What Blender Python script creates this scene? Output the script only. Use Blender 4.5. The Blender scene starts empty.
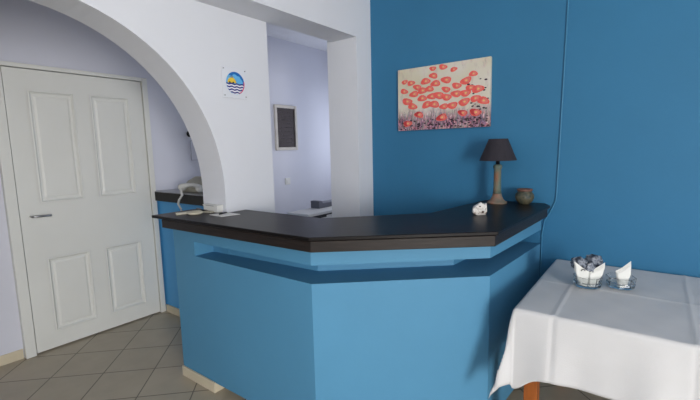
import bpy, bmesh, math, random
from mathutils import Vector, Matrix
random.seed(7)
S = bpy.context.scene
C = S.collection

# ------------------------------------------------------------------ camera
cam_d = bpy.data.cameras.new('camera')
cam_d.sensor_fit = 'HORIZONTAL'; cam_d.sensor_width = 36.0
cam_d.lens = 36.0 * 404.86 / 700.0
cam_d.clip_start = 0.05
cam = bpy.data.objects.new('camera', cam_d); C.objects.link(cam)
R_ = Vector((0.79853008, 0.60149604, -0.0234993))
U_ = Vector((-0.05764707, 0.11527296, 0.9916597))
F_ = Vector((-0.59918822, 0.79051544, -0.12672641))
m = Matrix.Identity(4)
for i in range(3):
    m[i][0], m[i][1], m[i][2] = R_[i], U_[i], -F_[i]
m[0][3], m[1][3], m[2][3] = 0.0, 0.0, 1.45
cam.matrix_world = m
S.camera = cam

# ------------------------------------------------------------------ world, lights, exposure
W = bpy.data.worlds.new('sky'); S.world = W; W.use_nodes = True
W.node_tree.nodes['Background'].inputs[0].default_value = (0.62, 0.74, 1.0, 1)
W.node_tree.nodes['Background'].inputs[1].default_value = 1.5

def area(name, loc, look, sx, sy, power, col):
    d = bpy.data.lights.new(name, 'AREA'); d.shape = 'RECTANGLE'
    d.size = sx; d.size_y = sy; d.energy = power; d.color = col
    o = bpy.data.objects.new(name, d); C.objects.link(o)
    o.location = loc
    o.rotation_euler = (Vector(look) - Vector(loc)).to_track_quat('-Z', 'Y').to_euler()
    return o
# daylight through the side and rear windows, plus an added back-room fill
area('daylight_side_window', (3.42, -1.5, 1.45), (0, 0.3, 1.35), 1.1, 1.6, 185, (1.0, 0.975, 0.94))
area('daylight_rear_window', (0.6, -3.12, 1.4), (0.6, 0, 1.4), 1.9, 1.5, 4, (0.9, 0.94, 1.0))
area('back_room_fill_light', (-2.85, 4.60, 1.6), (-2.85, 3.0, 1.6), 0.86, 1.06, 9, (0.9, 0.93, 1.0))  # added fill to brighten the back room, no known window there

S.view_settings.view_transform = 'Standard'
S.view_settings.look = 'None'
S.view_settings.gamma = 1
S.view_settings.use_curve_mapping = False
S.view_settings.exposure = 0.0

# ------------------------------------------------------------------ materials
def lin(c):
    c = c / 255.0
    return c / 12.92 if c <= 0.04045 else ((c + 0.055) / 1.055) ** 2.4
def rgb(r, g, b): return (lin(r), lin(g), lin(b), 1)

def mat(name, col, rough=0.6, var=0.06, scale=6.0, bump=0.02, bscale=60.0, metal=0.0, spec=0.5, trans=0.0, ior=1.45, stretch=None):
    m = bpy.data.materials.new(name); m.use_nodes = True
    nt = m.node_tree; N = nt.nodes; L = nt.links
    b = N['Principled BSDF']
    b.inputs['Roughness'].default_value = rough
    b.inputs['Metallic'].default_value = metal
    b.inputs['Specular IOR Level'].default_value = spec
    b.inputs['IOR'].default_value = ior
    b.inputs['Transmission Weight'].default_value = trans
    tc = N.new('ShaderNodeTexCoord'); mp = N.new('ShaderNodeMapping')
    L.new(tc.outputs['Object'], mp.inputs[0])
    if stretch: mp.inputs['Scale'].default_value = stretch
    n = N.new('ShaderNodeTexNoise'); n.inputs['Scale'].default_value = scale; n.inputs['Detail'].default_value = 5
    L.new(mp.outputs[0], n.inputs['Vector'])
    r = N.new('ShaderNodeValToRGB')
    r.color_ramp.elements[0].position = 0.3; r.color_ramp.elements[1].position = 0.7
    r.color_ramp.elements[0].color = tuple(c * (1 - var) for c in col[:3]) + (1,)
    r.color_ramp.elements[1].color = tuple(min(1, c * (1 + var)) for c in col[:3]) + (1,)
    L.new(n.outputs['Fac'], r.inputs[0]); L.new(r.outputs[0], b.inputs['Base Color'])
    if bump:
        n2 = N.new('ShaderNodeTexNoise'); n2.inputs['Scale'].default_value = bscale; n2.inputs['Detail'].default_value = 4
        L.new(mp.outputs[0], n2.inputs['Vector'])
        bp = N.new('ShaderNodeBump'); bp.inputs['Strength'].default_value = bump * 5; bp.inputs['Distance'].default_value = 0.003
        L.new(n2.outputs['Fac'], bp.inputs['Height']); L.new(bp.outputs[0], b.inputs['Normal'])
    return m

WHITE = mat('white_wall_paint', rgb(226, 228, 233), 0.8, 0.015, 2.0, 0.03, 45)
LILAC = mat('lilac_wall_paint', rgb(214, 216, 227), 0.8, 0.015, 2.0, 0.03, 45)
BLUE = mat('blue_wall_paint', rgb(50, 118, 158), 0.62, 0.035, 2.2, 0.04, 40)
CBLUE = mat('counter_blue_paint', rgb(82, 144, 180), 0.6, 0.03, 2.5, 0.03, 30)
SBLUE = mat('side_counter_blue_paint', rgb(84, 166, 224), 0.6, 0.03, 2.5, 0.03, 30)
CEIL = mat('ceiling_paint', rgb(225, 226, 232), 0.85, 0.01)
DOORM = mat('door_gloss_paint', rgb(226, 227, 222), 0.45, 0.02, 3.0, 0.01, 50)
TOP = mat('dark_countertop', rgb(20, 17, 17), 0.36, 0.25, 5.0, 0.03, 30, spec=0.22)
EDGE = mat('dark_edge_wood', rgb(37, 31, 28), 0.42, 0.4, 9.0, 0.05, 30, spec=0.3, stretch=(1, 1, 14))
CREAM = mat('cream_baseboard_tile', rgb(212, 201, 176), 0.4, 0.05)
TOP_SHEEN = mat('pale_painted_sheen', rgb(150, 152, 158), 0.3, 0.1)  # pale grey stands in for sky reflected on the dark top
CANV = None
SHADE = mat('charcoal_lampshade_fabric', rgb(48, 45, 52), 0.9, 0.1, 40, 0.06, 300)
GLASS = mat('clear_glass', (0.95, 0.97, 0.97, 1), 0.05, 0.0, 4, 0.0, trans=1.0)
PAPER = mat('white_paper', rgb(236, 235, 232), 0.8, 0.02)
BEIGE = mat('beige_plastic', rgb(176, 172, 156), 0.5, 0.04)
OFFW = mat('white_plastic', rgb(222, 222, 218), 0.45, 0.02)
GREYP = mat('grey_plastic', rgb(118, 120, 128), 0.5, 0.04)
BLACKP = mat('black_plastic', rgb(22, 22, 25), 0.4, 0.04)
METAL = mat('steel', rgb(170, 170, 172), 0.3, 0.02, metal=1.0)
LEG = mat('orange_brown_wood', rgb(158, 88, 38), 0.4, 0.2, 6, 0.03, 40, stretch=(8, 8, 1))
DKWOOD = mat('dark_brown_wood', rgb(70, 40, 24), 0.5, 0.2, 6, 0.03, 40, stretch=(1, 8, 8))
BOARD = mat('dark_slate', rgb(66, 58, 60), 0.7, 0.15, 12)
CHALK = mat('chalk_marks', rgb(120, 116, 120), 0.9, 0.1)
FRAMEW = mat('pale_wood_frame', rgb(206, 200, 192), 0.6, 0.06, 10, 0.02)

def tile_mat():
    m = bpy.data.materials.new('beige_floor_tiles'); m.use_nodes = True
    N = m.node_tree.nodes; L = m.node_tree.links; b = N['Principled BSDF']
    tc = N.new('ShaderNodeTexCoord'); mp = N.new('ShaderNodeMapping')
    mp.inputs['Rotation'].default_value = (0, 0, -math.pi / 4)
    mp.inputs['Location'].default_value = (0.010, 0.181, 0)
    L.new(tc.outputs['Object'], mp.inputs[0])
    br = N.new('ShaderNodeTexBrick'); br.offset = 0.0; br.squash = 1.0
    br.inputs['Scale'].default_value = 1.0
    br.inputs['Brick Width'].default_value = 0.325; br.inputs['Row Height'].default_value = 0.325
    br.inputs['Mortar Size'].default_value = 0.004; br.inputs['Mortar Smooth'].default_value = 0.2
    br.inputs['Color1'].default_value = rgb(180, 168, 147); br.inputs['Color2'].default_value = rgb(173, 162, 142)
    br.inputs['Mortar'].default_value = rgb(104, 97, 86)
    L.new(mp.outputs[0], br.inputs['Vector'])
    n = N.new('ShaderNodeTexNoise'); n.inputs['Scale'].default_value = 7; n.inputs['Detail'].default_value = 6
    L.new(tc.outputs['Object'], n.inputs['Vector'])
    mr = N.new('ShaderNodeMapRange'); mr.inputs[3].default_value = 0.85; mr.inputs[4].default_value = 1.12
    L.new(n.outputs['Fac'], mr.inputs[0])
    mx = N.new('ShaderNodeVectorMath'); mx.operation = 'SCALE'
    L.new(br.outputs['Color'], mx.inputs[0]); L.new(mr.outputs[0], mx.inputs['Scale'])
    L.new(mx.outputs[0], b.inputs['Base Color'])
    b.inputs['Roughness'].default_value = 0.38
    bp = N.new('ShaderNodeBump'); bp.invert = True; bp.inputs['Strength'].default_value = 0.5; bp.inputs['Distance'].default_value = 0.002
    L.new(br.outputs['Fac'], bp.inputs['Height']); L.new(bp.outputs[0], b.inputs['Normal'])
    return m
TILE = tile_mat()

def cloth_mat():
    m = mat('white_tablecloth', rgb(214, 214, 214), 0.85, 0.02, 8, 0.05, 260)
    return m
CLOTH = cloth_mat()

def canvas_mat():
    # cream top, meadow of pink, brown and violet flecks towards the bottom: a printed pattern
    m = bpy.data.materials.new('poppy_print'); m.use_nodes = True
    N = m.node_tree.nodes; L = m.node_tree.links; b = N['Principled BSDF']; b.inputs['Roughness'].default_value = 0.7
    tc = N.new('ShaderNodeTexCoord'); sp = N.new('ShaderNodeSeparateXYZ'); L.new(tc.outputs['Object'], sp.inputs[0])
    n0 = N.new('ShaderNodeTexNoise'); n0.inputs['Scale'].default_value = 3.5; L.new(tc.outputs['Object'], n0.inputs['Vector'])
    r0 = N.new('ShaderNodeValToRGB'); r0.color_ramp.elements[0].position = .35; r0.color_ramp.elements[1].position = .65
    r0.color_ramp.elements[0].color = rgb(214, 206, 178); r0.color_ramp.elements[1].color = rgb(222, 216, 206)
    L.new(n0.outputs['Fac'], r0.inputs[0])
    mp = N.new('ShaderNodeMapping'); mp.inputs['Scale'].default_value = (1.0, 1.0, 0.45); L.new(tc.outputs['Object'], mp.inputs[0])
    n1 = N.new('ShaderNodeTexNoise'); n1.inputs['Scale'].default_value = 75; n1.inputs['Detail'].default_value = 3
    L.new(mp.outputs[0], n1.inputs['Vector'])
    r1 = N.new('ShaderNodeValToRGB'); r1.color_ramp.interpolation = 'LINEAR'
    e = r1.color_ramp.elements; e[0].position = .36; e[0].color = rgb(40, 26, 36); e[1].position = .75; e[1].color = rgb(226, 212, 214)
    for p_, c_ in ((.45, rgb(108, 62, 74)), (.52, rgb(176, 140, 168)), (.58, rgb(200, 96, 100)), (.64, rgb(215, 200, 205))):
        q = e.new(p_); q.color = c_
    L.new(n1.outputs['Fac'], r1.inputs[0])
    # blend by height (object origin is the centre of the canvas)
    mr = N.new('ShaderNodeMapRange'); mr.inputs[1].default_value = -0.05; mr.inputs[2].default_value = -0.15
    mr.inputs[3].default_value = 0.0; mr.inputs[4].default_value = 1.0
    L.new(sp.outputs['Z'], mr.inputs[0])
    n2 = N.new('ShaderNodeTexNoise'); n2.inputs['Scale'].default_value = 38; L.new(mp.outputs[0], n2.inputs['Vector'])
    ad = N.new('ShaderNodeMath'); ad.operation = 'ADD'; L.new(mr.outputs[0], ad.inputs[0])
    ms = N.new('ShaderNodeMath'); ms.operation = 'MULTIPLY_ADD'; ms.inputs[1].default_value = 1.6; ms.inputs[2].default_value = -0.9
    L.new(n2.outputs['Fac'], ms.inputs[0]); L.new(ms.outputs[0], ad.inputs[1]); ad.use_clamp = True
    mx = N.new('ShaderNodeMix'); mx.data_type = 'RGBA'
    L.new(ad.outputs[0], mx.inputs[0]); L.new(r0.outputs[0], mx.inputs[6]); L.new(r1.outputs[0], mx.inputs[7])
    L.new(mx.outputs[2], b.inputs['Base Color'])
    return m
CANV = canvas_mat()

def mottled(name, cols, scale=14, rough=0.55, stretch=(1, 1, 1), bump=0.08):
    m = bpy.data.materials.new(name); m.use_nodes = True
    N = m.node_tree.nodes; L = m.node_tree.links; b = N['Principled BSDF']; b.inputs['Roughness'].default_value = rough
    tc = N.new('ShaderNodeTexCoord'); mp = N.new('ShaderNodeMapping'); mp.inputs['Scale'].default_value = stretch
    L.new(tc.outputs['Object'], mp.inputs[0])
    n = N.new('ShaderNodeTexNoise'); n.inputs['Scale'].default_value = scale; n.inputs['Detail'].default_value = 4
    L.new(mp.outputs[0], n.inputs['Vector'])
    r = N.new('ShaderNodeValToRGB'); e = r.color_ramp.elements
    k = len(cols); e[0].position = .3; e[0].color = cols[0]; e[1].position = .7; e[1].color = cols[-1]
    for i in range(1, k - 1):
        q = e.new(.3 + .4 * i / (k - 1)); q.color = cols[i]
    L.new(n.outputs['Fac'], r.inputs[0]); L.new(r.outputs[0], b.inputs['Base Color'])
    bp = N.new('ShaderNodeBump'); bp.inputs['Strength'].default_value = bump * 5; bp.inputs['Distance'].default_value = 0.002
    L.new(n.outputs['Fac'], bp.inputs['Height']); L.new(bp.outputs[0], b.inputs['Normal'])
    return m

# ------------------------------------------------------------------ helpers
def world_off(p):
    v = Vector((0, 0, 0))
    while p is not None:
        v += p.location; p = p.parent
    return v

def obj(name, bm, mats, parent=None, origin=None, smooth=False, bevel=0.0, label=None, seg=2, keep=False):
    """links a bmesh (built in world coordinates) as one mesh object"""
    off = world_off(parent) if parent is not None else Vector((0, 0, 0))
    o_loc = Vector((0, 0, 0))
    if origin is not None:
        o_loc = Vector(origin) - off
    bmesh.ops.translate(bm, verts=bm.verts, vec=-(off + o_loc))
    if not keep: bmesh.ops.recalc_face_normals(bm, faces=bm.faces)
    me = bpy.data.meshes.new(name); bm.to_mesh(me); bm.free()
    if not isinstance(mats, (list, tuple)): mats = [mats]
    for q in mats: me.materials.append(q)
    o = bpy.data.objects.new(name, me); C.objects.link(o)
    o.location = o_loc
    if parent is not None: o.parent = parent
    if smooth:
        for p in me.polygons: p.use_smooth = True
    if bevel:
        b = o.modifiers.new('bevel', 'BEVEL'); b.width = bevel; b.segments = seg; b.limit_method = 'ANGLE'
    if label: o['label'] = label
    return o

def thing(name, label, cat, loc=(0, 0, 0), group=None):
    o = bpy.data.objects.new(name, None); C.objects.link(o); o.location = loc
    o.empty_display_size = 0.05
    o['label'] = label; o['category'] = cat
    if group: o['group'] = group
    return o

def tag(o, label, cat, group=None):
    o['label'] = label; o['category'] = cat
    if group: o['group'] = group
    return o

def struct(name, bm, mats, parent=None, bevel=0.0, smooth=False):
    o = obj(name, bm, mats, parent, bevel=bevel, smooth=smooth)
    if parent is None: o['kind'] = 'structure'
    return o

def box(bm, a, b, mi=0):
    vs = [bm.verts.new((x, y, z)) for x in (a[0], b[0]) for y in (a[1], b[1]) for z in (a[2], b[2])]
    for f in ((0, 1, 3, 2), (4, 6, 7, 5), (0, 4, 5, 1), (2, 3, 7, 6), (0, 2, 6, 4), (1, 5, 7, 3)):
        q = bm.faces.new([vs[i] for i in f]); q.material_index = mi
def B(*boxes):
    bm = bmesh.new()
    for a, b in boxes: box(bm, a, b)
    return bm
def prism(bm, pts, z0, z1, mi=0):
    """polygon in plan, extruded in z"""
    lo = [bm.verts.new((x, y, z0)) for x, y in pts]; hi = [bm.verts.new((x, y, z1)) for x, y in pts]
    n = len(pts)
    fs = [bm.faces.new(lo[::-1]), bm.faces.new(hi)]
    for i in range(n): fs.append(bm.faces.new((lo[i], lo[(i + 1) % n], hi[(i + 1) % n], hi[i])))
    for f in fs: f.material_index = mi
    return fs
def prism_x(bm, pts, x0, x1, mi=0):
    """polygon in (y, z), extruded in x"""
    a = [bm.verts.new((x0, y, z)) for y, z in pts]; b = [bm.verts.new((x1, y, z)) for y, z in pts]
    n = len(pts)
    fs = [bm.faces.new(a[::-1]), bm.faces.new(b)]
    for i in range(n): fs.append(bm.faces.new((a[i], a[(i + 1) % n], b[(i + 1) % n], b[i])))
    for f in fs: f.material_index = mi
def lathe(bm, prof, c, n=32, mi=0, cap=True, sx=1.0, sy=1.0):
    """profile [(r, z)] about a vertical axis at c"""
    rings = []
    for r, z in prof:
        rings.append([bm.verts.new((c[0] + sx * r * math.cos(2 * math.pi * k / n), c[1] + sy * r * math.sin(2 * math.pi * k / n), c[2] + z)) for k in range(n)])
    for i in range(len(rings) - 1):
        for k in range(n):
            f = bm.faces.new((rings[i][k], rings[i][(k + 1) % n], rings[i + 1][(k + 1) % n], rings[i + 1][k])); f.material_index = mi
    if cap:
        f = bm.faces.new(rings[0][::-1]); f.material_index = mi
        f = bm.faces.new(rings[-1]); f.material_index = mi
def tube(bm, pts, r, n=8, mi=0):
    pts = [Vector(p) for p in pts]; rings = []
    up = Vector((0.13, 0.31, 0.94)).normalized()
    for i, p in enumerate(pts):
        t = (pts[min(i + 1, len(pts) - 1)] - pts[max(i - 1, 0)]).normalized()
        a = t.cross(up)
        if a.length < 0.2: a = t.cross(Vector((1, 0, 0)))
        a.normalize(); b = t.cross(a); up = b if i else up
        up = a.cross(t).normalized()
        rr = r[i] if isinstance(r, (list, tuple)) else r
        rings.append([bm.verts.new(p + rr * (math.cos(2 * math.pi * k / n) * a + math.sin(2 * math.pi * k / n) * up)) for k in range(n)])
    for i in range(len(rings) - 1):
        for k in range(n):
            f = bm.faces.new((rings[i][k], rings[i][(k + 1) % n], rings[i + 1][(k + 1) % n], rings[i + 1][k])); f.material_index = mi
    bm.faces.new(rings[0][::-1]).material_index = mi; bm.faces.new(rings[-1]).material_index = mi
def inset(poly, d):
    """shift an open polyline to its left-hand side (looking along it) by d[i] per edge"""
    n = len(poly); out = []
    L = []
    for i in range(n - 1):
        a, b = Vector(poly[i]), Vector(poly[i + 1]); t = (b - a).normalized(); nn = Vector((-t.y, t.x))
        L.append((a + nn * d[i], t))
    out.append(tuple(L[0][0]))
    for i in range(1, n - 1):
        (p, t), (q, s) = L[i - 1], L[i]
        den = t.x * s.y - t.y * s.x
        k = ((q.x - p.x) * s.y - (q.y - p.y) * s.x) / den
        out.append((p.x + t.x * k, p.y + t.y * k))
    e = Vector(poly[-1]); t = L[-1][1]; nn = Vector((-t.y, t.x)); q = e + nn * d[-1]; out.append((q.x, min(q.y, 2.69)))
    return out
def decal_xz(bm, pts, y, mi):
    f = bm.faces.new([bm.verts.new((x, y, z)) for x, z in pts]); f.material_index = mi

# ------------------------------------------------------------------ room shell
XD, XA, XF, YB, ZC = -3.58, -2.04, -1.81, 2.70, 2.73
XAB = -2.27                       # back face of the arched wall
struct('floor', B(((-3.8, -3.4, -0.15), (3.65, 4.8, 0.0))), TILE)
struct('ceiling', B(((-3.8, -3.4, ZC), (3.65, 4.8, ZC + 0.15))), CEIL)
struct('wall_back', B(((-1.81, YB, 0), (3.65, YB + 0.2, ZC))), BLUE)
struct('wall_far_left', B(((-3.8, -3.4, 0), (XD, 4.8, ZC))), LILAC)
# the arched wall
yc, zc, ra = 0.556, 1.2123, 0.9295
pts = [(1.85, 0), (1.85, ZC), (-3.2, ZC), (-3.2, 0), (yc - ra, 0)]
for k in range(0, 49):
    a = math.pi - math.pi * k / 48
    pts.append((yc + (ra if math.cos(a) < 0 else ra - 0.022 * abs(math.cos(a))) * math.cos(a), zc + ra * math.sin(a)))
pts.append((yc + ra - 0.022, 0))
bm = bmesh.new(); prism_x(bm, pts, XAB, XA)
struct('wall_left', bm, WHITE)
# beam and pillar that frame the passage
bm = bmesh.new()
box(bm, (XA, -3.2, 2.26), (XF, 2.51, ZC)); 
o = struct('trim_1', bm, WHITE)
bm = bmesh.new(); box(bm, (-2.09, 2.51, 0), (XF, YB + 0.2, ZC)); struct('trim_2', bm, WHITE)
struct('wall_back_room_right', B(((-2.09, YB + 0.2, 0), (-1.89, 4.8, ZC))), LILAC)
struct('wall_back_room_end', B(((XD, 4.6, 0), (-2.09, 4.8, 1.05)), ((XD, 4.6, 2.15), (-2.09, 4.8, ZC)), ((XD, 4.6, 1.05), (-3.3, 4.8, 2.15)), ((-2.4, 4.6, 1.05), (-2.09, 4.8, 2.15))), LILAC)  # end wall, with an opening added for the fill light
struct('window_3_added', B(((-3.3, 4.67, 1.05), (-3.25, 4.72, 2.15)), ((-2.45, 4.67, 1.05), (-2.4, 4.72, 2.15)), ((-3.25, 4.67, 1.05), (-2.45, 4.72, 1.10)), ((-3.25, 4.67, 2.10), (-2.45, 4.72, 2.15)), ((-2.875, 4.67, 1.10), (-2.825, 4.72, 2.10))), DOORM)  # made-up window frame, added to house the back-room fill light
# right wall with its window, rear wall with its window
def wall_with_window_x(name, x0, x1, y0, y1, wy0, wy1, wz0, wz1):
    struct(name, B(((x0, y0, 0), (x1, y1, wz0)), ((x0, y0, wz1), (x1, y1, ZC)), ((x0, y0, wz0), (x1, wy0, wz1)), ((x0, wy1, wz0), (x1, y1, wz1))), WHITE)
wall_with_window_x('wall_right', 3.45, 3.65, -3.4, YB, -2.1, -0.9, 0.6, 2.3)
struct('wall_front', B(((XD, -3.4, 0), (3.45, -3.2, 0.6)), ((XD, -3.4, 2.2), (3.45, -3.2, ZC)), ((XD, -3.4, 0.6), (-0.4, -3.2, 2.2)), ((1.6, -3.4, 0.6), (3.45, -3.2, 2.2))), WHITE)
w = struct('window_1', B(((3.5, -2.1, 0.6), (3.56, -2.04, 2.3)), ((3.5, -0.96, 0.6), (3.56, -0.9, 2.3)), ((3.5, -1.53, 0.66), (3.56, -1.47, 2.24)), ((3.5, -2.04, 0.6), (3.56, -0.96, 0.66)), ((3.5, -2.04, 2.24), (3.56, -0.96, 2.3))), DOORM)
w = struct('window_2', B(((-0.4, -3.33, 0.6), (-0.34, -3.27, 2.2)), ((1.54, -3.33, 0.6), (1.6, -3.27, 2.2)), ((0.57, -3.33, 0.66), (0.63, -3.27, 2.14)), ((-0.34, -3.33, 0.6), (1.54, -3.27, 0.66)), ((-0.34, -3.33, 2.14), (1.54, -3.27, 2.2))), DOORM)

# door in the far left wall: a slab with four recessed panels, casing, handle
def panel_door():
    y0, y1, z1 = 0.84, 1.765, 2.05
    xs = XD + 0.035
    bm = bmesh.new()
    cols = [(0.965, 1.255), (1.36, 1.655)]; rows = [(0.13, 0.70), (1.105, 1.91)]
    # stiles and rails
    ys = [y0, cols[0][0], cols[0][1], cols[1][0], cols[1][1], y1]
    box(bm, (XD, y0, 0.012), (xs, ys[1], z1)); box(bm, (XD, ys[2], 0.012), (xs, ys[3], z1)); box(bm, (XD, ys[4], 0.012), (xs, y1, z1))
    for a, b in cols:
        for c, d in ((0.012, rows[0][0]), (rows[0][1], rows[1][0]), (rows[1][1], z1)):
            box(bm, (XD, a, c), (xs, b, d))
    slab = struct('door_1', bm, DOORM)
    for a, b in cols:
        for c, d in rows:
            bm = bmesh.new()
            # bevelled field: sloping moulding down to a sunk panel, raised centre
            def ring(i, x): return [bm.verts.new((x, a + i, c + i)), bm.verts.new((x, b - i, c + i)), bm.verts.new((x, b - i, d - i)), bm.verts.new((x, a + i, d - i))]
            R = [ring(0, xs + 0.004), ring(0.010, xs + 0.006), ring(0.022, xs - 0.010), ring(0.036, xs - 0.012), ring(0.05, xs - 0.006)]
            for i in range(len(R) - 1):
                for k in range(4): bm.faces.new((R[i][k], R[i][(k + 1) % 4], R[i + 1][(k + 1) % 4], R[i + 1][k]))
            bm.faces.new(R[-1])
            obj('door_panel', bm, DOORM, slab)
    bm = B(((XD, 0.77, 0), (XD + 0.05, 0.834, 2.085)), ((XD, 1.771, 0), (XD + 0.05, 1.815, 2.085)), ((XD, 0.834, 2.056), (XD + 0.05, 1.771, 2.085)))
    obj('door_frame', bm, DOORM, slab, bevel=0.004)
    bm = bmesh.new()
    tube(bm, [(xs, 0.90, 1.02), (xs + 0.045, 0.90, 1.02), (xs + 0.05, 0.91, 1.02), (xs + 0.05, 1.01, 1.018)], 0.008, 10)
    obj('door_handle', bm, METAL, slab, smooth=True)
panel_door()
struct('baseboard_far_left', B(((XD, -3.2, 0), (XD + 0.012, 0.765, 0.07))), CREAM)
struct('baseboard_back', B(((-0.54, YB - 0.012, 0), (3.45, YB, 0.07))), CREAM)
struct('baseboard_left', B(((XA, -3.2, 0), (XA + 0.012, yc - ra, 0.07))), CREAM)

# ------------------------------------------------------------------ reception counter
rc = thing('reception_counter', 'angled blue reception counter with a black top and a slot below it', 'reception counter', (-1.24, 1.9, 0))
BO = [(-2.40, 1.32), (-1.243, 1.33), (-0.603, 1.885), (-0.552, 2.69)]
BI = inset(BO, [0.16, 0.30, 0.30]); BI[0] = (-2.40, 1.455)
BIe = [(-2.03, 1.455), (-2.03, 1.60)] + [(-1.39, 1.60)] + list(BI[2:])
def body_poly(front): return front + [BIe[-1], BIe[-2], BIe[2], BIe[1], BIe[0], (front[0][0], 1.455)]
bm = bmesh.new()
prism(bm, body_poly(BO), 0.058, 0.83)
prism(bm, body_poly(BO), 0.918, 1.018)
NK = inset(BO, [0.17, 0.20, 0.22]); NK[0] = (-2.40, 1.45)
neck = [(-2.40, 1.32), (-2.18, 1.322), (-2.18, NK[0][1])] + NK[1:]
prism(bm, body_poly(neck), 0.83, 0.918)
obj('body', bm, CBLUE, rc)
bm = bmesh.new()
PL = inset(BO, [0.10, 0.12, 0.12])
prism(bm, [(-2.385, 1.315), (-2.07, 1.317), (-2.07, 1.42), (PL[1][0], 1.45), PL[2], PL[3]] + [BIe[-1], BIe[-2], BIe[2], BIe[1], BIe[0], (-2.385, 1.45)], 0.0, 0.058)
obj('plinth', bm, CREAM, rc, label='recessed cream plinth')
bm = B(((-2.402, 1.308, 0), (-2.05, 1.3195, 0.066)), ((-2.062, 1.3195, 0), (-2.05, 1.42, 0.056)))
obj('baseboard', bm, CREAM, rc, bevel=0.002, label='short cream tiled baseboard')
TO = [(-2.36, 1.172), (-1.134, 1.207), (-0.517, 1.715), (-0.487, 2.60), (-0.53, 2.69)]
TI = [(-0.90, 2.69), (-0.985, 2.02), (-1.40, 1.60), (-2.03, 1.60), (-2.03, 1.455), (-2.36, 1.455)]
bm = bmesh.new(); prism(bm, TO + TI, 1.070, 1.086)
obj('countertop', bm, TOP, rc, bevel=0.003)
LO = inset(TO[:4], [0.014, 0.014, 0.014]); LO[0] = (-2.275, LO[0][1])
bm = bmesh.new()
prism(bm, LO + [(-0.54, 2.69)] + [(-0.89, 2.69), (-0.975, 2.03), (-1.39, 1.592), (-2.03, 1.592), (-2.03, 1.453), (-2.275, 1.453)], 1.018, 1.066)
L2 = inset(TO[:4], [0.03, 0.03, 0.03]); L2[0] = (-2.22, L2[0][1])
prism(bm, L2 + [(-0.55, 2.685)] + [(-0.88, 2.685), (-0.965, 2.04), (-1.38, 1.585), (-2.03, 1.585), (-2.03, 1.451), (-2.22, 1.451)], 1.066, 1.070)
obj('edge_board', bm, EDGE, rc, bevel=0.002, label='dark brown wooden edge board under the top')

# ------------------------------------------------------------------ low side counter behind
sc = thing('side_counter', 'low blue side counter with a dark top seen through the arch beside the door', 'side counter', (-2.9, 2.0, 0))
obj('body', B(((-3.575, 1.83, 0.0), (-2.72, 2.25, 1.03))), SBLUE, sc)
obj('baseboard', B(((-3.525, 1.815, 0), (-2.72, 1.829, 0.065))), CREAM, sc)
obj('countertop', B(((-3.575, 1.80, 1.03), (-2.70, 2.27, 1.108))), TOP, sc, bevel=0.003)
obj('top_sheen_sheet', B(((-3.57, 1.802, 1.108), (-2.702, 2.268, 1.114))), TOP_SHEEN, sc, bevel=0.001, label='pale grey sheet painted as sky sheen on the dark top')

# telephone on the low counter
ph = thing('telephone', 'beige desk telephone with a white handset on the low side counter', 'telephone', (-3.02, 1.95, 1.114))
bm = bmesh.new()
prism_x(bm, [(1.885, 1.1145), (2.13, 1.1145), (2.13, 1.232), (2.02, 1.236), (1.95, 1.205), (1.885, 1.150)], -3.30, -2.97)
obj('base', bm, BEIGE, ph, bevel=0.008)
bm = B(*[((-3.12 + j * 0.035, 1.965 + i * 0.018, 1.208 + i * .008), (-3.096 + j * 0.035, 1.977 + i * 0.018, 1.222 + i * .008)) for i in range(4) for j in range(3)])
obj('keypad', bm, GREYP, ph)
bm = bmesh.new()
P = [(-3.262, 1.850, 1.150), (-3.245, 1.850, 1.155), (-3.215, 1.855, 1.162), (-3.18, 1.865, 1.176), (-3.10, 1.875, 1.182), (-3.02, 1.865, 1.176), (-2.985, 1.855, 1.160), (-2.955, 1.85, 1.152), (-2.94, 1.85, 1.148)]
tube(bm, P, [0.016, 0.030, 0.030, 0.018, 0.015, 0.018, 0.030, 0.030, 0.016], 14)
obj('handset', bm, OFFW, ph, smooth=True, label='white handset')
bm = bmesh.new(); cp = []
key = [(-3.19, 1.83, 1.15), (-3.15, 1.805, 1.130), (-3.11, 1.788, 1.105), (-3.15, 1.783, 1.065), (-3.17, 1.783, 1.03), (-3.14, 1.788, 0.99), (-3.135, 1.80, 0.93), (-3.14, 1.808, 0.86)]
for i in range(len(key) - 1):
    for k in range(24):
        t = k / 24; p = Vector(key[i]).lerp(Vector(key[i + 1]), t); a = (i * 24 + k) * 0.9
        cp.append(p + Vector((math.cos(a) * 0.008, -abs(math.sin(a)) * 0.008 - 0.006, math.sin(a) * 0.003)))
tube(bm, cp, 0.006, 6)
obj('coiled_cord', bm, OFFW, ph, smooth=True, label='white coiled cord hanging over the edge')
ph.location.x += 0.06

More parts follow.
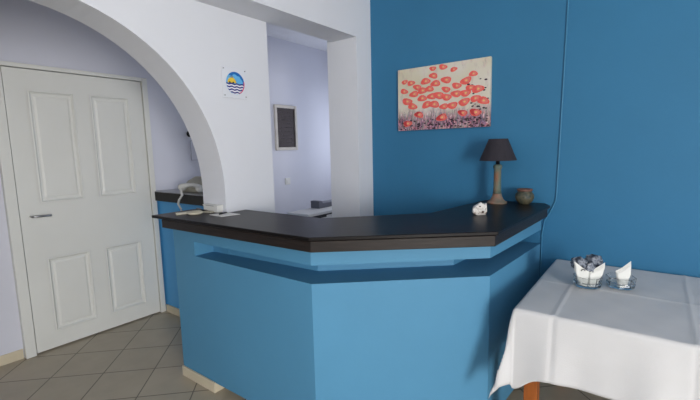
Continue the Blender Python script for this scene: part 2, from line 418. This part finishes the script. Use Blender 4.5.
# hook and sheet on the far wall, seen beside the arch
hk = thing('wall_hook', 'small black round hook on the lilac wall above the telephone', 'hook', (XD, 2.19, 1.62))
bm = bmesh.new(); tube(bm, [(XD, 2.19, 1.62), (XD + 0.02, 2.19, 1.62), (XD + 0.03, 2.19, 1.62)], [0.012, 0.012, 0.03], 16)
tube(bm, [(XD + 0.03, 2.19, 1.62), (XD + 0.045, 2.19, 1.62)], [0.03, 0.022], 16)
obj('knob', bm, BLACKP, hk, smooth=True)
nt = thing('hanging_sheet', 'pale framed sheet hanging below the black hook on the lilac wall', 'notice', (XD, 2.29, 1.46))
obj('sheet', B(((XD + 0.001, 2.205, 1.37), (XD + 0.006, 2.36, 1.56))), LILAC, nt)
obj('border', B(((XD + 0.006, 2.205, 1.37), (XD + 0.009, 2.21, 1.56)), ((XD + 0.006, 2.355, 1.37), (XD + 0.009, 2.36, 1.56)), ((XD + 0.006, 2.21, 1.37), (XD + 0.009, 2.355, 1.375)), ((XD + 0.006, 2.21, 1.555), (XD + 0.009, 2.355, 1.56))), mat('pale_grey_border', rgb(168, 170, 182), .6), nt)
obj('clip', B(((XD + 0.006, 2.31, 1.48), (XD + 0.014, 2.335, 1.51))), BLACKP, nt)

# chalkboard
cb = thing('chalkboard', 'small dark framed chalkboard with faint writing in the passage', 'chalkboard', (XD, 3.49, 1.7))
y0, y1, z0, z1 = 3.295, 3.655, 1.445, 1.975
obj('frame', B(((XD + 0.001, y0, z0), (XD + 0.025, y0 + 0.035, z1)), ((XD + 0.001, y1 - 0.035, z0), (XD + 0.025, y1, z1)), ((XD + 0.001, y0 + 0.035, z0), (XD + 0.025, y1 - 0.035, z0 + 0.035)), ((XD + 0.001, y0 + 0.035, z1 - 0.035), (XD + 0.025, y1 - 0.035, z1))), FRAMEW, cb, bevel=0.004)
bm = B(((XD + 0.001, y0 + 0.034, z0 + 0.034), (XD + 0.012, y1 - 0.034, z1 - 0.034)))
for r in range(9):
    z = z1 - 0.085 - r * 0.044; y = y0 + 0.065
    while y < y1 - 0.09:
        w_ = random.uniform(0.012, 0.035)
        pp = [(XD + 0.0135, y + w_ * k / 4, z + (0.006 if k % 2 else -0.004) * random.uniform(.5, 1.2)) for k in range(5)]
        tube(bm, pp, 0.0022, 4, 1); y += w_ + random.uniform(0.008, 0.03)
obj('board', bm, [BOARD, CHALK], cb)

sw = thing('light_switch', 'small white light switch low on the passage wall below the chalkboard', 'light switch', (XD, 3.47, 1.07))
obj('plate', B(((XD + 0.001, 3.43, 1.03), (XD + 0.01, 3.51, 1.11))), OFFW, sw, bevel=0.003)
obj('rocker', B(((XD + 0.01, 3.45, 1.05), (XD + 0.015, 3.49, 1.09))), OFFW, sw, bevel=0.002)

# desk and printer in the back room
dk = thing('office_desk', 'pale desk in the passage behind the reception counter', 'desk', (-2.9, 3.3, 0))
obj('desktop', B(((-3.2, 2.75, 0.66), (-2.15, 3.75, 0.69))), OFFW, dk, bevel=0.003)
for x in (-3.17, -2.2):
    for y in (2.78, 3.70):
        obj('leg', B(((x, y, 0), (x + 0.03, y + 0.03, 0.66))), METAL, dk)
pr = thing('printer', 'white desktop printer with a dark slot seen over the countertop beside the pillar', 'printer', (-2.85, 3.2, 0.69))
obj('case', B(((-2.98, 2.88, 0.69), (-2.70, 3.60, 0.77)), ((-2.985, 2.87, 0.785), (-2.69, 3.61, 0.815))), OFFW, pr, bevel=0.006)
obj('paper_slot', B(((-2.975, 2.875, 0.77), (-2.70, 3.60, 0.785)), ((-2.70, 2.90, 0.755), (-2.688, 3.14, 0.785))), BLACKP, pr)
bm = bmesh.new(); prism_x(bm, [(3.22, 0.815), (3.62, 0.815), (3.62, 0.868), (3.29, 0.868), (3.27, 0.895), (3.22, 0.895)], -2.98, -2.86)
obj('paper_feeder', bm, GREYP, pr, bevel=0.005, label='grey paper feeder')

# ------------------------------------------------------------------ emblem plate on the arched wall
em = thing('emblem_plate', 'clear square plate with a round blue sun and sea emblem on the white arched wall', 'sign', (XA, 1.573, 1.85))
PLATE = mat('clear_acrylic_over_white', rgb(230, 232, 238), 0.15, 0.0, 4, 0.0, spec=0.5)
obj('plate', B(((XA + 0.004, 1.485, 1.762), (XA + 0.008, 1.661, 1.941))), PLATE, em, bevel=0.001)
for y in (1.497, 1.650):
    for z in (1.775, 1.928):
        bm = bmesh.new(); tube(bm, [(XA, y, z), (XA + 0.012, y, z), (XA + 0.014, y, z)], [0.0035, 0.0035, 0.0025], 12)
        obj('screw', bm, METAL, em)
cy, cz, cr = 1.577, 1.850, 0.066
e_mats = [mat('emblem_light_blue', rgb(106, 184, 232), .5, .0, bump=0), mat('emblem_blue', rgb(24, 110, 190), .5, .0, bump=0),
          mat('emblem_yellow', rgb(240, 205, 70), .5, .0, bump=0), mat('emblem_navy', rgb(38, 40, 130), .5, .0, bump=0),
          mat('emblem_white', rgb(240, 240, 245), .5, .0, bump=0), mat('emblem_pink', rgb(216, 96, 130), .5, .0, bump=0), BLACKP]
bm = bmesh.new(); lay = [XA + 0.0085]
def yz(pts, mi):
    lay[0] += 0.00012
    f = bm.faces.new([bm.verts.new((lay[0], cy + a * cr, cz + b * cr)) for a, b in pts]); f.material_index = mi
yz([(math.cos(t * math.pi / 24), math.sin(t * math.pi / 24)) for t in range(48)], 0)
def arc(cx_, cy_, r, a0, a1, n=20): return [(cx_ + r * math.cos(math.radians(a0 + (a1 - a0) * k / n)), cy_ + r * math.sin(math.radians(a0 + (a1 - a0) * k / n))) for k in range(n + 1)]
# blue swirl: outer arc of the disc over the top and right, curling in
yz(arc(0, 0, 0.99, 135, -10, 26) + arc(0.3, -0.02, 0.55, 0, 100, 12) + arc(-0.05, 0.45, 0.33, 40, 165, 8), 1)
yz(arc(-0.42, 0.30, 0.30, 200, 20, 14) + [(-0.2, 0.55), (-0.6, 0.6)], 4)
yz(arc(-0.38, 0.0, 0.47, 0, 180, 18), 2)
yz([(0.30, 0.25), (0.62, 0.38), (0.5, 0.62), (0.25, 0.66), (0.1, 0.45)], 0)
# waves
for i in range(8):
    zt = -0.02 - i * 0.125; zb = zt - 0.125
    if zb < -1: zb = -0.995
    def clip(a, b):
        r = math.hypot(a, b)
        return (a / r * 0.99, b / r * 0.99) if r > 0.99 else (a, b)
    half = math.sqrt(max(0.0, 0.98 - min(zt, -0.02) ** 2)); top = []; bot = []
    for k in range(25):
        t = -half + 2 * half * k / 24; w_ = 0.035 * math.sin(t * 11)
        top.append(clip(t, zt + w_)); bot.append(clip(t, zb + w_))
    yz(top + bot[::-1], 3 if i % 2 == 0 else 4)
for a in (-0.62, -0.25):
    yz([(a - 0.1, -0.02), (a + 0.1, -0.02), (a + 0.07, 0.09), (a - 0.05, 0.12)], 6)
yz(arc(0, 0, 0.995, -65, 12, 14) + arc(0, 0, 0.90, 12, -65, 14), 5)
obj('round_emblem', bm, e_mats, em, keep=True)

# ------------------------------------------------------------------ poppy canvas on the blue wall
x0, x1, z0, z1 = -1.556, -0.878, 1.570, 2.008
pc = thing('poppy_canvas', 'canvas picture of red poppies hanging on the blue wall', 'picture', ((x0 + x1) / 2, YB - 0.012, (z0 + z1) / 2))
yf = YB - 0.027
bm = bmesh.new(); box(bm, (x0, yf, z0), (x1, YB - 0.002, z1), 0)
c_mats = [CANV, mat('poppy_coral', rgb(238, 98, 90), .7, .12, 60, 0), mat('poppy_pink', rgb(232, 128, 116), .7, .1, 60, 0),
          mat('poppy_heart', rgb(238, 196, 120), .7, .1, 60, 0), mat('poppy_dark', rgb(60, 44, 54), .8, .1, 60, 0), mat('stem_violet', rgb(126, 112, 140), .8, .1, 60, 0), mat('poppy_deep', rgb(196, 60, 62), .7, .1, 60, 0)]
FL = [(-1.278, 1.985), (-1.202, 1.986), (-1.125, 1.96), (-0.99, 1.915), (-1.273, 1.936), (-1.178, 1.897), (-1.039, 1.876), (-1.5, 1.918), (-1.448, 1.905), (-1.333, 1.905), (-1.257, 1.882), (-1.398, 1.87), (-1.179, 1.834), (-1.103, 1.851), (-1.504, 1.852), (-1.356, 1.843), (-1.303, 1.85), (-1.424, 1.825), (-1.106, 1.798), (-1.042, 1.796), (-1.009, 1.827), (-0.958, 1.814), (-1.359, 1.79), (-1.285, 1.797), (-1.232, 1.799), (-1.176, 1.782), (-1.48, 1.778), (-1.436, 1.74), (-1.321, 1.743), (-1.267, 1.741), (-1.194, 1.721), (-1.132, 1.723), (-1.049, 1.739), (-0.974, 1.755), (-0.92, 1.737), (-1.385, 1.677), (-1.209, 1.647), (-1.059, 1.668), (-0.972, 1.666), (-1.477, 1.619)]
yy = yf
# stems rise from the meadow to the blooms
for i in range(90):
    yy -= 0.000004
    x = random.uniform(x0 + 0.02, x1 - 0.02); h_ = random.uniform(0.05, 0.13); zb = z0 + random.uniform(0.005, 0.03); dx = random.uniform(-0.02, 0.02)
    decal_xz(bm, [(x, zb), (x + 0.0022, zb), (x + dx + 0.0018, zb + h_), (x + dx, zb + h_)], yy, random.choice((4, 5, 5)))
for i in range(110):
    yy -= 0.000004
    if i < 86: x = random.uniform(x0 + 0.01, x1 - 0.01); z = z0 + random.uniform(0.005, 0.07) ** 1.0
    else: x = random.uniform(x1 - 0.15, x1 - 0.01); z = random.uniform(z0 + 0.05, z1 - 0.12)
    r = random.uniform(0.004, 0.009)
    decal_xz(bm, [(x + r * math.cos(t * math.pi / 4) * 1.3, z + r * .7 * math.sin(t * math.pi / 4)) for t in range(8)], yy, 4)
for i, (x, z) in enumerate(FL):
    s = random.uniform(0.88, 1.12) * (0.0375 if z < 1.95 and i not in (7, 8, 14, 3) else 0.029); rot = random.uniform(-.3, .3)
    col = 1 if i < 35 else 6
    for (dx, dz, kx, kz, mi) in ((0.0, 0.0, 1.0, 0.58, 1), (-0.06, 0.08, .88, .48, col), (0.22, 0.04, .5, .4, 2), (0.08, 0.02, .2, .14, 3)):
        yy -= 0.00001; ps = []
        for t in range(14):
            a = t * 2 * math.pi / 14; q = 1 + 0.10 * math.sin(3 * a + i)
            u = s * (dx + kx * q * math.cos(a)); v = s * (dz + kz * q * math.sin(a))
            px_, pz_ = x + u * math.cos(rot) - v * math.sin(rot), z + u * math.sin(rot) + v * math.cos(rot)
            ps.append((min(max(px_, x0 + .001), x1 - .001), min(max(pz_, z0 + .001), z1 - .001)))
        decal_xz(bm, ps, yy, mi)
obj('printed_canvas', bm, c_mats, pc, origin=((x0 + x1) / 2, YB - 0.012, (z0 + z1) / 2), keep=True)

# cable on the blue wall
bm = bmesh.new()
tube(bm, [(-0.445, 2.694, 2.725), (-0.452, 2.694, 2.3), (-0.462, 2.694, 1.7), (-0.472, 2.694, 1.15), (-0.476, 2.694, 1.10), (-0.505, 2.694, 1.03), (-0.532, 2.694, 0.98), (-0.545, 2.694, 0.90), (-0.545, 2.694, 0.45), (-0.53, 2.694, 0.08)], 0.0038, 8)
tag(obj('wall_cable', bm, mat('cable_blue_paint', rgb(66, 134, 172), .4), smooth=True), 'thin blue painted cable running down the blue wall to the counter end', 'cable')

# ------------------------------------------------------------------ things on the reception counter
ZT = 1.086
lp = thing('table_lamp', 'table lamp with a charcoal shade and weathered column base on the counter', 'lamp', (-0.785, 2.56, ZT))
c = (-0.785, 2.56, ZT)
PATINA = mottled('weathered_column', [rgb(140, 102, 80), rgb(112, 116, 100), rgb(84, 110, 106), rgb(132, 124, 102)], 16, 0.7, (1, 1, .5))
bm = bmesh.new(); lathe(bm, [(0.057, 0), (0.059, 0.005), (0.056, 0.012), (0.046, 0.018), (0.036, 0.030), (0.029, 0.046), (0.0265, 0.055), (0.026, 0.062)], c, 24)
obj('base', bm, mottled('terracotta_foot', [rgb(144, 100, 82), rgb(130, 112, 96), rgb(104, 108, 98)], 20, .7), lp, smooth=True)
bm = bmesh.new(); lathe(bm, [(0.025, 0.062), (0.023, 0.10), (0.021, 0.215), (0.026, 0.222), (0.026, 0.236), (0.017, 0.244)], c, 20)
obj('column', bm, PATINA, lp, smooth=True)
bm = bmesh.new(); lathe(bm, [(0.012, 0.244), (0.013, 0.30), (0.009, 0.31)], c, 14)
obj('bulb_holder', bm, BLACKP, lp, smooth=True)
bm = bmesh.new()
lathe(bm, [(0.110, 0.268), (0.056, 0.400), (0.0545, 0.400), (0.1085, 0.268)], c, 40, cap=False)
# joins the two skins top and bottom
obj('lamp_shade', bm, SHADE, lp, smooth=False)
bm = bmesh.new()
for k in range(3):
    a = k * 2 * math.pi / 3
    tube(bm, [(c[0], c[1], ZT + 0.385), (c[0] + 0.058 * math.cos(a), c[1] + 0.058 * math.sin(a), ZT + 0.39)], 0.0015, 6)
tube(bm, [(c[0], c[1], ZT + 0.30), (c[0], c[1], ZT + 0.39)], 0.004, 8)
obj('shade_carrier', bm, METAL, lp)
bm = bmesh.new(); lathe(bm, [(0.012, 0.31), (0.024, 0.335), (0.028, 0.355), (0.02, 0.375), (0.006, 0.383)], c, 18)
obj('bulb', bm, OFFW, lp, smooth=True)

bm = bmesh.new(); c2 = (-0.632, 2.60, ZT)
lathe(bm, [(0.028, 0), (0.032, 0.004), (0.047, 0.022), (0.055, 0.042), (0.052, 0.060), (0.042, 0.074), (0.038, 0.080), (0.043, 0.088), (0.040, 0.090), (0.034, 0.082), (0.036, 0.070), (0.046, 0.050), (0.042, 0.028), (0.026, 0.010)], c2, 32)
pot = thing('clay_pot', 'small round mottled green and brown clay pot beside the lamp', 'pot', c2)
obj('bowl', bm, mottled('mottled_glaze', [rgb(22, 28, 26), rgb(64, 72, 62), rgb(96, 90, 70), rgb(40, 52, 46)], 34, .5), pot, smooth=True)
bm = bmesh.new()
lathe(bm, [(0.040, 0.0795), (0.0455, 0.086), (0.0450, 0.092), (0.041, 0.094), (0.0375, 0.091), (0.0375, 0.083)], c2, 32, cap=False)
obj('rim', bm, mottled('terracotta_rim', [rgb(122, 82, 70), rgb(92, 70, 60)], 40, .6), pot, smooth=True, label='reddish clay rim')

# white faceted ceramic ornament
oc = (-0.735, 2.10, ZT)
orn = thing('ceramic_ornament', 'small angular mottled white ornament on the black countertop', 'ornament', oc)
RR = Vector((R_.x, R_.y, 0)).normalized(); FF = Vector((-RR.y, RR.x, 0))
def oo(u, v, z): return Vector(oc) + RR * u + FF * v + Vector((0, 0, z))
bm = bmesh.new()
fr = [(-.018, 0), (.030, 0), (.034, .020), (.034, .062), (.022, .054), (.004, .066), (-.026, .046), (-.036, .034), (-.036, .010)]
A_ = [bm.verts.new(oo(u, -.022 + .010 * (k % 2), z)) for k, (u, z) in enumerate(fr)]
B_ = [bm.verts.new(oo(u * .85, .028 - .008 * (k % 2), z * .9)) for k, (u, z) in enumerate(fr)]
ca = bm.verts.new(oo(.006, -.036, .030)); cb_ = bm.verts.new(oo(0, .034, .026)); n = len(fr)
for k in range(n):
    bm.faces.new((A_[k], A_[(k + 1) % n], ca)); bm.faces.new((B_[(k + 1) % n], B_[k], cb_))
    bm.faces.new((A_[(k + 1) % n], A_[k], B_[k], B_[(k + 1) % n]))
obj('faceted_body', bm, mottled('mottled_white_ceramic', [rgb(120, 100, 88), rgb(226, 220, 212), rgb(238, 234, 228), rgb(150, 128, 112)], 48, .35), orn)
bm = bmesh.new()
for u, z, q in ((-.016, .030, .0055), (.010, .018, .007), (-.004, .046, .0045)):
    bmesh.ops.create_icosphere(bm, subdivisions=2, radius=q, matrix=Matrix.Translation(oo(u, -.030 + abs(u - .006) * .55, z)))
obj('openings', bm, mat('brown_openings', rgb(96, 82, 74), .6), orn, smooth=True, label='small brownish openings')

# papers and small things at the left end of the top
ZS = ZT
def flat(name, label, cat, pts, th, m_, bevel=0.0008, group=None):
    bm = bmesh.new(); prism(bm, pts, ZS + 0.0003, ZS + th)
    return tag(obj(name, bm, m_, bevel=bevel), label, cat, group)
flat('paper_sheet', 'white sheet of paper lying on the countertop beside the arch pier', 'paper', [(-1.925, 1.345), (-1.90, 1.455), (-2.02, 1.462), (-2.05, 1.352)], .003, PAPER)
flat('folded_slip', 'long pale folded slip at the left end of the countertop', 'paper', [(-2.245, 1.255), (-2.215, 1.245), (-2.19, 1.395), (-2.225, 1.40)], .012, mat('pale_card', rgb(196, 192, 176), .7))
bm = bmesh.new(); lathe(bm, [(.030, 0.0003), (.038, .006), (.040, .014), (.036, .014), (.030, .008)], (-2.145, 1.325, ZS), 24, sx=1.0, sy=1.15)
tag(obj('oval_dish', bm, mat('cream_dish', rgb(214, 208, 186), .4), smooth=True), 'small pale oval dish beside the folded slip on the countertop', 'dish')
bm = bmesh.new(); tube(bm, [(-2.30, 1.43, ZS + .006), (-2.17, 1.42, ZS + .006)], .0055, 10); tube(bm, [(-2.17, 1.42, ZS + .006), (-2.155, 1.419, ZS + .006)], [.0055, .001], 10)
pn = thing('ballpoint_pen', 'dark pen lying near the back edge at the left end of the countertop', 'pen', (-2.24, 1.425, ZS))
obj('barrel', bm, BLACKP, pn, smooth=True)
bm = B(((-2.29, 1.428, ZS + .011), (-2.25, 1.433, ZS + .014)), ((-2.295, 1.428, ZS + .006), (-2.29, 1.433, ZS + .014)))
obj('clip', bm, METAL, pn)
kr = thing('key_bunch', 'bunch of keys with a beige tag behind the oval dish on the countertop', 'keys', (-2.19, 1.40, ZS))
bm = bmesh.new(); tube(bm, [(-2.21 + .014 * math.cos(t * math.pi / 8), 1.385 + .014 * math.sin(t * math.pi / 8), ZS + .004) for t in range(17)], .0015, 6)
obj('ring', bm, METAL, kr, smooth=True)
for a in (0.2, -0.5):
    bm = bmesh.new(); d = Vector((math.cos(a), math.sin(a), 0)); n = Vector((-d.y, d.x, 0)); o_ = Vector((-2.20, 1.385, ZS + .002 + .003 * (a > 0)))
    q = [o_ + d * 0 + n * .008, o_ + d * 0 - n * .008, o_ + d * .02 - n * .01, o_ + d * .022 - n * .003, o_ + d * .055 - n * .003, o_ + d * .055 + n * .003, o_ + d * .022 + n * .003, o_ + d * .02 + n * .01]
    prism(bm, [(v.x, v.y) for v in q], o_.z, o_.z + .0022)
    obj('key', bm, METAL, kr)
bm = bmesh.new(); prism(bm, [(-2.16, 1.385), (-2.10, 1.395), (-2.105, 1.425), (-2.165, 1.415)], ZS + .0003, ZS + .01)
obj('key_tag', bm, BEIGE, kr, bevel=.002)
bx = thing('white_box', 'small white lidded box against the foot of the arch pier', 'box', (-2.15, 1.44, ZS))
obj('carton', B(((-2.215, 1.425, ZS), (-2.075, 1.470, ZS + 0.036))), OFFW, bx, bevel=.003)
obj('lid', B(((-2.218, 1.422, ZS + 0.036), (-2.072, 1.473, ZS + 0.044))), OFFW, bx, bevel=.002)
obj('slot', B(((-2.185, 1.4215, ZS + 0.0385), (-2.105, 1.4225, ZS + 0.0415))), GREYP, bx)
# a short black pen standing on the paper's far edge
bm = bmesh.new(); tube(bm, [(-2.005, 1.44, ZS + .007), (-1.985, 1.375, ZS + .007)], .004, 8)
tag(obj('pen_stub', bm, BLACKP, smooth=True), 'short black pencil stub lying on the white sheet of paper', 'pencil')

# ------------------------------------------------------------------ table with a white cloth
TX0, TX1, TY0, TY1, TZ = -0.448, 0.76, 1.755, 2.665, 0.748
tb = thing('dining_table', 'orange brown wooden table under a white cloth in front of the blue wall', 'table', ((TX0 + TX1) / 2, (TY0 + TY1) / 2, 0))
obj('tabletop', B(((TX0 + .006, TY0 + .006, TZ - .028), (TX1 - .006, TY1 - .006, TZ - .003))), LEG, tb, bevel=.003)
ap = .03
obj('apron', B(((TX0 + .05, TY0 + .045, TZ - .11), (TX1 - .05, TY0 + .065, TZ - .028)), ((TX0 + .05, TY1 - .065, TZ - .11), (TX1 - .05, TY1 - .045, TZ - .028)),
               ((TX0 + .045, TY0 + .065, TZ - .11), (TX0 + .065, TY1 - .065, TZ - .028)), ((TX1 - .065, TY0 + .065, TZ - .11), (TX1 - .045, TY1 - .065, TZ - .028))), DKWOOD, tb)
for x in (TX0 + .035, TX1 - .09):
    for y in (TY0 + .03, TY1 - .085):
        obj('leg', B(((x, y, 0), (x + .055, y + .055, TZ - .028))), LEG, tb, bevel=.003)
# cloth
def cloth():
    bm = bmesh.new(); dl, df, dr, db = 0.34, 0.288, 0.30, 0.05
    r0 = 0.012
    def axis(lo, hi, a, b, n_in, n_out_a, n_out_b):
        v = [lo - a + a * k / n_out_a for k in range(n_out_a)]
        v += [lo + (hi - lo) * k / n_in for k in range(n_in + 1)]
        v += [hi + b * (k + 1) / n_out_b for k in range(n_out_b)]
        return v
    xs = axis(TX0, TX1, dl, dr, 170, 30, 20); ys = axis(TY0, TY1, df, db, 120, 24, 5)
    grid = {}
    for i, s in enumerate(xs):
        for j, t in enumerate(ys):
            cx_, cy_ = min(max(s, TX0), TX1), min(max(t, TY0), TY1)
            ex, ey = s - cx_, t - cy_; r = math.hypot(ex, ey)
            # top: shallow creases left by ironing
            z = TZ
            if r < 1e-9:
                z += 0.003 * math.exp(-((s - (-0.30)) / 0.008) ** 2) + 0.0025 * math.exp(-((t - 2.20) / 0.008) ** 2) + 0.0012 * math.sin(s * 31 + t * 13) * math.sin(t * 27)
                z += 0.0025 * math.exp(-((s - 0.15) / 0.008) ** 2) + 0.002 
                grid[i, j] = bm.verts.new((s, t, z)); continue
            d = Vector((ex, ey)) / r
            bend = min(r, 0.02)
            out = 0.010 * (1 - math.exp(-r / 0.008)) + 0.0
            k = max(0.0, r - 0.015)
            along = s if abs(ey) > abs(ex) else t * 1.3
            corner = (min(abs(ex), abs(ey)) / r) * 2
            wav = 0.012 * math.sin(along * 17 + 0.8) + 0.004 * math.sin(along * 37)
            out += k * (0.07 + wav * 3.0 + corner * 0.09) 
            drop = k * (1 - 0.02 - 0.03 * corner) + 0.006 * (r > 0.004)
            if ey < 0:
                g = math.exp(-((s - TX0) / 0.07) ** 2) if ex == 0 else max(0.0, abs(ey) - abs(ex)) / r
                if ex <= 0: drop += k * 0.30 * g
            if ey > 0: out = min(out, 0.022)
            crease = -0.004 * math.exp(-((s - (-0.30)) / 0.010) ** 2) - 0.003 * math.exp(-((s - 0.15) / 0.009) ** 2) if ey < 0 and abs(ex) < 1e-9 else 0
            grid[i, j] = bm.verts.new((cx_ + d.x * out, cy_ + d.y * (out + crease), TZ + 0.002 - drop))
    for i in range(len(xs) - 1):
        for j in range(len(ys) - 1):
            bm.faces.new((grid[i, j], grid[i + 1, j], grid[i + 1, j + 1], grid[i, j + 1]))
    o = obj('tablecloth', bm, CLOTH, smooth=True)
    so = o.modifiers.new('thickness', 'SOLIDIFY'); so.thickness = 0.0012; so.offset = 1
    return tag(o, 'white tablecloth with ironed creases draped over the wooden table', 'tablecloth')
cloth()
# raised embroidery on the cloth near the caddies
ZTC = TZ + 0.011
KS = 1.28

FOIL = mottled('printed_grey_wrapper', [rgb(26, 30, 38), rgb(72, 80, 92), rgb(150, 156, 166), rgb(44, 50, 62)], 42, .35, (1, 1, 1), .1)
NAPK = mat('white_napkin', rgb(236, 236, 230), .85, .02, 20, .03, 200)
PRINT = mat('black_print', rgb(48, 46, 52), .7, .05)
def napkin(name, label, base, wdir, lean, w, h, notch, group):
    """folded napkin standing in a dish: an upright folded sheet with a pointed top"""
    t = thing(name, label, 'napkin', tuple(base), group)
    W_ = Vector(wdir).normalized(); Ln = Vector(lean); bm = bmesh.new()
    th = W_.cross(Vector((0, 0, 1))).normalized()
    prof = [(-w * .26, 0), (w * .26, 0), (w * .56, h * .55), (w * (.5 if notch < 0 else .1), h * (1 if notch < 0 else .72)), (-w * (.1 if notch < 0 else .5), h * (.72 if notch < 0 else 1)), (-w * .56, h * .6)]
    for layer in range(3):
        off = th * (layer - 1) * .004; sc_ = 1 - .07 * layer
        fr = []; bk = []
        for a, b in prof:
            p = Vector(base) + W_ * a * sc_ + Vector((0, 0, b * sc_)) + Ln * (b / h) + off + th * .004 * math.sin(a * 60)
            fr.append(bm.verts.new(p - th * .0012)); bk.append(bm.verts.new(p + th * .0012))
        bm.faces.new(fr); bm.faces.new(bk[::-1])
        for k in range(len(fr)): bm.faces.new((fr[k], bk[k], bk[(k + 1) % len(fr)], fr[(k + 1) % len(fr)]))
    obj('folds', bm, NAPK, t)
    if notch < 0: return t
    bm = bmesh.new()
    p = Vector(base) + Vector((0, 0, h * .62)) + Ln * .62 + th * .0085
    ring = [p + W_ * .009 * math.cos(a * math.pi / 8) + Vector((0, 0, .008 * math.sin(a * math.pi / 8))) for a in range(0, 9)]
    tube(bm, ring, .002, 6)
    obj('printed_mark', bm, PRINT, t, label='small dark printed arch mark')
    return t
def caddy(cx_, cy_, which, first):
    loc = (cx_, cy_, ZTC)
    g = thing('glass_dish', ('clear glass dish holding napkins and grey wrapped packets, nearest the counter' if first else 'clear glass dish with one napkin, to the right of the fuller dish'), 'glass dish', loc)
    bm = bmesh.new()
    lathe(bm, [(a * 1.14, b * 1.14) for a, b in [(.044, 0), (.050, .003), (.053, .020), (.050, .024), (.053, .028), (.055, .046), (.052, .046), (.050, .028), (.047, .022), (.048, .012), (.040, .008)]], loc, 8)
    obj('dish', bm, GLASS, g, bevel=.001)
    return g
CX1, CY1 = -0.235, 2.20
caddy(CX1, CY1, 0, True); caddy(-0.105, 2.27, 1, False)
R2 = Vector((R_.x, R_.y, 0)).normalized()
FW = Vector((-R2.y, R2.x, 0))
def at(u, v, z, c=(CX1, CY1)): return Vector((c[0], c[1], 0)) + (R2 * u + FW * v) * KS + Vector((0, 0, z))
GN = 'napkins standing in the glass dishes'
napkin('paper_napkin', 'white printed napkin leaning out at the left of the fuller dish', at(-.018, -.006, ZTC + .010), R2, at(-.016, -.008, 0) - at(0, 0, 0), .058, .118, 1, GN)
napkin('paper_napkin', 'plain white napkin leaning right in the fuller dish', at(.013, -.008, ZTC + .010), R2, at(.020, -.004, 0) - at(0, 0, 0), .058, .110, -1, GN)
napkin('paper_napkin', 'white napkin standing in the dish further right', at(.0, -.01, ZTC + .010, (-.105, 2.27)), R2, at(0.004, .0, 0) - at(0, 0, 0), .06, .12, -1, GN)
def packet(label, p, r, squash, seed):
    rnd = random.Random(seed); bm = bmesh.new()
    bmesh.ops.create_icosphere(bm, subdivisions=3, radius=r)
    for v in bm.verts:
        n = v.co.normalized(); q = 1 + .10 * math.sin(n.x * 7 + seed) * math.sin(n.y * 6) + .07 * math.sin(n.z * 11 + seed * 2) + rnd.uniform(-.03, .03)
        v.co = Vector((v.co.x * q * squash[0], v.co.y * q * squash[1], v.co.z * q * squash[2]))
    bmesh.ops.translate(bm, verts=bm.verts, vec=p)
    tag(obj('wrapped_packet', bm, FOIL, origin=p), label, 'wrapped packet', 'grey wrapped packets in the fuller dish')
packet('dark grey crumpled packet behind the left napkin', at(-.022, .022, ZTC + .105), .034, (1.1, .8, 1), 1)
packet('grey crumpled packet in the middle of the fuller dish', at(.008, .012, ZTC + .082), .031, (1, .8, 1.1), 2)
packet('silver grey packet topmost at the right of the fuller dish', at(.036, .026, ZTC + .112), .036, (1.1, .8, 1), 3)
packet('small grey packet lowest in the fuller dish', at(-.004, .014, ZTC + .040), .024, (1.1, .9, .9), 4)
